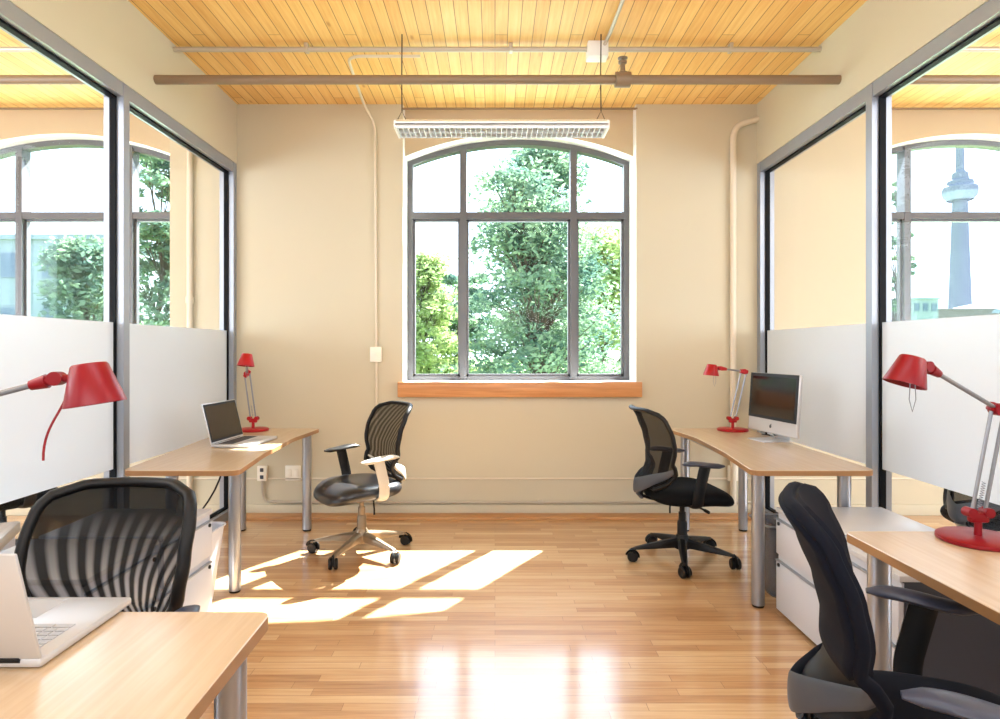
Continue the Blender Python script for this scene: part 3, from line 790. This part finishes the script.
# local: screen faces +x
A = Matrix.Translation((0, 0, .045)) @ Matrix.Rotation(R(-4), 4, 'Y')
b = MB().box(-.028, .0, -.264, .264, .0, .385, .010, 3, mat=A).build('casing', M['silver'], t)
MB().box(-.002, .0016, -.262, .262, .088, .383, mat=A).build('bezel', M['black'], b, smooth=0)
MB().box(.0010, .0024, -.238, .238, .108, .362, mat=A).build('screen', M['screen'], b, smooth=0)
lg = MB(); Tm = A @ Matrix.Translation((.0002, 0, .045)) @ Matrix.Rotation(R(90), 4, 'Y')
lg.lathe([(0, 0), (.011, 0), (.011, .0012), (0, .0012)], (0, 0, 0), 20, Tm); 
lg.lathe([(0, 0), (.004, 0), (.004, .0012), (0, .0012)], (0, 0, 0), 12, A @ Matrix.Translation((.0002, .006, .0585)) @ Matrix.Rotation(R(90), 4, 'Y'))
lg.build('emblem', M['key'], b, smooth=0)
st = MB(); st.box(-.10, .10, -.095, .095, 0, .006, .0025); st.tube([(-.085, 0, .004), (-.088, 0, .05), (-.05, 0, .12), (-.02, 0, .17)], .006, 10, flat=(1, 13), up=(1, 0, 0))
st.build('stand', M['silver'], t)
MB().tube(fillet([(-.03, -.05, .05), (-.08, -.06, .02), (-.10, -.12, .008), (-.09, -.24, .006)], .05), .003, 6).build('power_cord', M['dark'], t)

# cord hanging behind the left desk
t = MB().tube(bez((-1.86, 4.3, .70), (-1.78, 4.1, .2), (-1.95, 3.6, .25), (-1.9, 3.4, .0+.01)), .006, 8).build('power_cord', M['black'])
tag(t, 'black power cord hanging behind the far left desk', 'cord')

# ------------------------------------------------------------------ outside
GZ = -4.2
g = MB().box(-90, 160, 6.5, 420, GZ-.2, GZ).build('ground', M['lawn'], smooth=0); struct(g)
def tree(label, base, height, rad, zlow, nleaf, lm, seed, size=.16, nclump=70, cone=.7, trunk=.14):
    rnd = random.Random(seed)
    t = thing('tree', label, 'tree', base, 0, 'trees outside the windows')
    tr = MB(); ht = height
    tp = [Vector((.25*math.sin(i*.9+seed), .2*math.cos(i*.7+seed), ht*.96*i/9)) for i in range(10)]
    tp[0] = Vector((tp[0].x, tp[0].y, 0))
    tr.tube(tp, [trunk*(1-.85*i/9) for i in range(10)], 9)
    V = []; F = []
    for c in range(nclump):
        q = rnd.random()**.8; z = zlow+(ht-zlow)*q
        r = rad*(1-cone*q**1.3)*math.sqrt(rnd.uniform(.05, 1)); a = rnd.random()*math.tau
        k = min(9, max(0, z/ht/.96*9*.9)); i0 = int(k); tb = tp[min(i0, 9)]
        ctr = Vector((tb.x+r*math.cos(a), tb.y+r*math.sin(a), z))
        tr.tube([tb-Vector((0, 0, .15)), (tb+ctr)/2+Vector((0, 0, .12)), ctr], [.03*(1.2-q), .018, .006], 5, cap=False)
        cr = rad*rnd.uniform(.16, .34)
        for _ in range(nleaf//nclump):
            while True:
                d = Vector((rnd.uniform(-1, 1), rnd.uniform(-1, 1), rnd.uniform(-1, 1)))
                if d.length < 1: break
            p = ctr+Vector((d.x*cr*1.3, d.y*cr*1.3, d.z*cr*.55-.25*cr*(d.x*d.x+d.y*d.y)))
            s = size*rnd.uniform(.55, 1.2)
            e1 = Vector((rnd.gauss(0, 1), rnd.gauss(0, 1), rnd.gauss(0, .5))).normalized(); e2 = e1.cross(Vector((rnd.gauss(0, 1), rnd.gauss(0, 1), rnd.gauss(0, 1)))).normalized()
            i = len(V); V += [p-e1*s, p+e2*s*.42, p+e1*s, p-e2*s*.42]; F.append((i, i+1, i+2, i+3))
    tr.build('trunk', M['bark'], t)
    me = bpy.data.meshes.new('foliage'); me.from_pydata([tuple(v) for v in V], [], F); me.materials.append(lm)
    o = bpy.data.objects.new('foliage', me); C.objects.link(o); o.parent = t
tree('tall blue-green tree filling the middle of the arched window', (.65, 12.5, GZ), 8.9, 1.95, 1.6, 26000, M['leafdark'], 3, .075, 210, .62)
tree('slender tree with the highest crown, right of the window centre', (1.6, 18.5, GZ), 11.5, 2.2, 3, 15000, M['leafdark'], 5, .10, 120, .72)
tree('yellow-green tree in the right bay of the arched window', (4.3, 24, GZ), 10.2, 2.5, 1.5, 15000, M['leaflight'], 8, .14, 110, .6)
tree('yellow-green tree in the left bay of the arched window', (-2.7, 25, GZ), 9.3, 2.1, 1.5, 13000, M['leaflight'], 11, .14, 100, .75)
tree('shadowy low tree between the left bay and the middle bay', (-1.7, 31, GZ), 9.2, 2.4, 1.5, 9000, M['leafdark'], 12, .2, 70, .5)
tree('dark tree seen through the near pane of the left glass partition', (-10.0, 15, GZ), 8.1, 1.9, 2, 13000, M['leafdark'], 15, .10, 90, .8)
tree('grey-green tree seen through the far pane of the left glass partition', (-12.7, 23, GZ), 12.9, 1.9, 2, 13000, M['leafdark'], 21, .15, 100, .5)
tree('small yellow-green tree at the foot of the tower view, next office window', (9.9, 14.5, GZ), 5.8, .7, 2.5, 3000, M['leaflight'], 31, .09, 30, .4, .08)
tree('tall narrow tree at the edge of the next office window on the right', (12.3, 19, GZ), 10.9, .5, 2.5, 5000, M['leafdark'], 33, .11, 50, .3, .08)

def facade(label, x0, x1, y, z1, nx, nz, name='apartment_building'):
    t = thing(name, label, 'building', ((x0+x1)/2, y, GZ)); w2 = (x1-x0)/2; hh = z1-GZ
    MB().box(-w2, w2, 0, 8, 0, hh).build('wall', M['facade'], t, smooth=0)
    for i in range(nx):
        m = MB(); a = -w2+(i+.2)*2*w2/nx; b = -w2+(i+.8)*2*w2/nx
        for j in range(nz): m.box(a, b, -.06, .1, hh*(j+.3)/nz, hh*(j+.75)/nz)
        m.build('window', M['facglass'], t, smooth=0)
    MB().box(-w2-.2, w2+.2, -.2, 8.2, hh, hh+.25).build('roof', M['facade'], t, smooth=0)
facade('pale apartment block behind the trees in the left neighbouring window', -28, -19.5, 32, 7.0, 4, 4)
facade('small pale block left of the tower in the distance', 66, 71.5, 100, 9.5, 4, 5)
t = thing('concrete_tower', 'tall pale concrete tower with a round pod, seen through the right glass', 'tower', (225, 300, GZ))
MB().lathe([(5.2, 0), (4.8, 25), (4.0, 50), (3.2, 75), (3.0, 79)], n=12).build('shaft', M['concrete'], t, smooth=60)
MB().lathe([(3.0, 78), (5.2, 78.5), (7.0, 80.5), (7.3, 83), (7.0, 84.2), (5.8, 85.2), (5.2, 87.2), (3.6, 88), (3.2, 91), (1.9, 92.5), (0, 93)], n=32).build('pod', M['concrete'], t, smooth=25)
MB().lathe([(5.4, 77.9), (6.9, 79.9), (7.25, 81.6), (6.0, 81.8)], n=32).build('pod_ring', M['facade'], t, smooth=25)
MB().lathe([(1.8, 92), (1.7, 112), (1.3, 114), (1.0, 135), (.4, 136), (.2, 150), (0, 150)], n=12).build('mast', M['concrete'], t, smooth=40)
t = thing('stadium', 'low dark roofed building with a pale dome at the foot of the tower', 'building', (128, 160, GZ))
MB().box(-14, 40, 0, 20, 0, 16.2).build('wall', M['roof'], t, smooth=0)
MB().lathe([(9, 15), (8.6, 16), (6, 17.2), (3, 17.8), (0, 18)], (4, 8, 0), 32).build('dome', M['facade'], t)

# ------------------------------------------------------------------ light
W = bpy.data.worlds.new('sky'); bpy.context.scene.world = W; W.use_nodes = True
nt = W.node_tree; nt.nodes.clear(); N = nt.nodes.new; L = nt.links.new
out = N('ShaderNodeOutputWorld'); bg = N('ShaderNodeBackground'); tc = N('ShaderNodeTexCoord'); sx = N('ShaderNodeSeparateXYZ')
L(tc.outputs['Generated'], sx.inputs[0])
r = ramp(nt, [(0, srgb(240, 246, 252)), (.5, srgb(214, 232, 252)), (1, srgb(170, 205, 250))]); L(sx.outputs['Z'], r.inputs[0])
L(r.outputs[0], bg.inputs[0]); bg.inputs[1].default_value = 4.6; L(bg.outputs[0], out.inputs[0])

sun = bpy.data.lights.new('sun', 'SUN'); sun.energy = 68; sun.angle = R(.6); sun.color = (1, .95, .86)
so = bpy.data.objects.new('sun', sun); C.objects.link(so)
so.rotation_euler = Vector((-.48, -.77, -1)).to_track_quat('-Z', 'Y').to_euler()
def area(name, loc, target, sx_, sy_, energy, col, spread=180):
    l = bpy.data.lights.new(name, 'AREA'); l.shape = 'RECTANGLE'; l.size = sx_; l.size_y = sy_; l.energy = energy; l.color = col; l.spread = R(spread)
    o = bpy.data.objects.new(name, l); C.objects.link(o); o.location = loc
    o.rotation_euler = (Vector(target)-Vector(loc)).to_track_quat('-Z', 'Y').to_euler()
area('rear_fill', (0, -1.8, 2.3), (0, 4.5, 1.4), 3.6, 1.6, 80, (.88, .94, 1))  # unseen fill from behind the camera, brightens the back wall
area('ceiling_fill', (0, -1.0, 1.9), (0, 2.2, 3.26), 3.0, .6, 50, (1, .95, .86))  # added unseen uplight, brightens the pine ceiling
area('overhead_fill', (0, .9, 3.15), (0, 1.0, 0), 2.6, .5, 40, (.92, .96, 1))  # added unseen fill overhead, no fitting modelled
for x in (-4.3, 4.5):
    area('rear_fill', (x, -1.8, 2.3), (x, 4.5, 1.4), 3.0, 1.6, 60, (.95, .97, 1))  # unseen fill added in the next rooms for the frosted glass
    area('overhead_fill', (x*.85, 1.3, 3.15), (x*.8, 1.6, 0), 1.0, 2.4, 110, (.92, .96, 1))  # added overhead fill in the next rooms, out of view
    area('side_fill', (x*1.36 if x < 0 else x*1.42, 1.2, 1.6), (0, 2.6, 1.1), 3.0, 2.2, 330, (.82, .92, 1))  # large unseen light added to whiten the frosted bands from behind
    area('neighbour_ceiling_fill', (x, .3, 1.9), (x, 3.4, 3.26), 3.0, .6, 50, (1, .95, .86))  # added unseen uplight for the ceilings of the next rooms
for c in WC: area('window_sky_fill', (c, 5.6, 2.2), (c, 3.0, .6), 1.8, 2.0, 60, (.92, .96, 1))  # area light outside each window, adds to the sky light

# ------------------------------------------------------------------ camera and view
cam = bpy.data.cameras.new('camera'); co = bpy.data.objects.new('camera', cam); C.objects.link(co)
co.location = (0, 0, EYE); co.rotation_euler = (R(90), 0, 0)
cam.sensor_width = 36; cam.lens = 36*620/1000; cam.shift_x = .005; cam.shift_y = -.0095; cam.clip_start = .05; cam.clip_end = 1000
S = bpy.context.scene; S.camera = co
S.view_settings.view_transform = 'Standard'; S.view_settings.look = 'None'; S.view_settings.use_white_balance = True; S.view_settings.white_balance_temperature = 5950; S.view_settings.exposure = -0.48
S.cycles.max_bounces = 10; S.cycles.transparent_max_bounces = 16; S.cycles.diffuse_bounces = 5; S.cycles.use_denoising = True
S.cycles.sample_clamp_indirect = 6
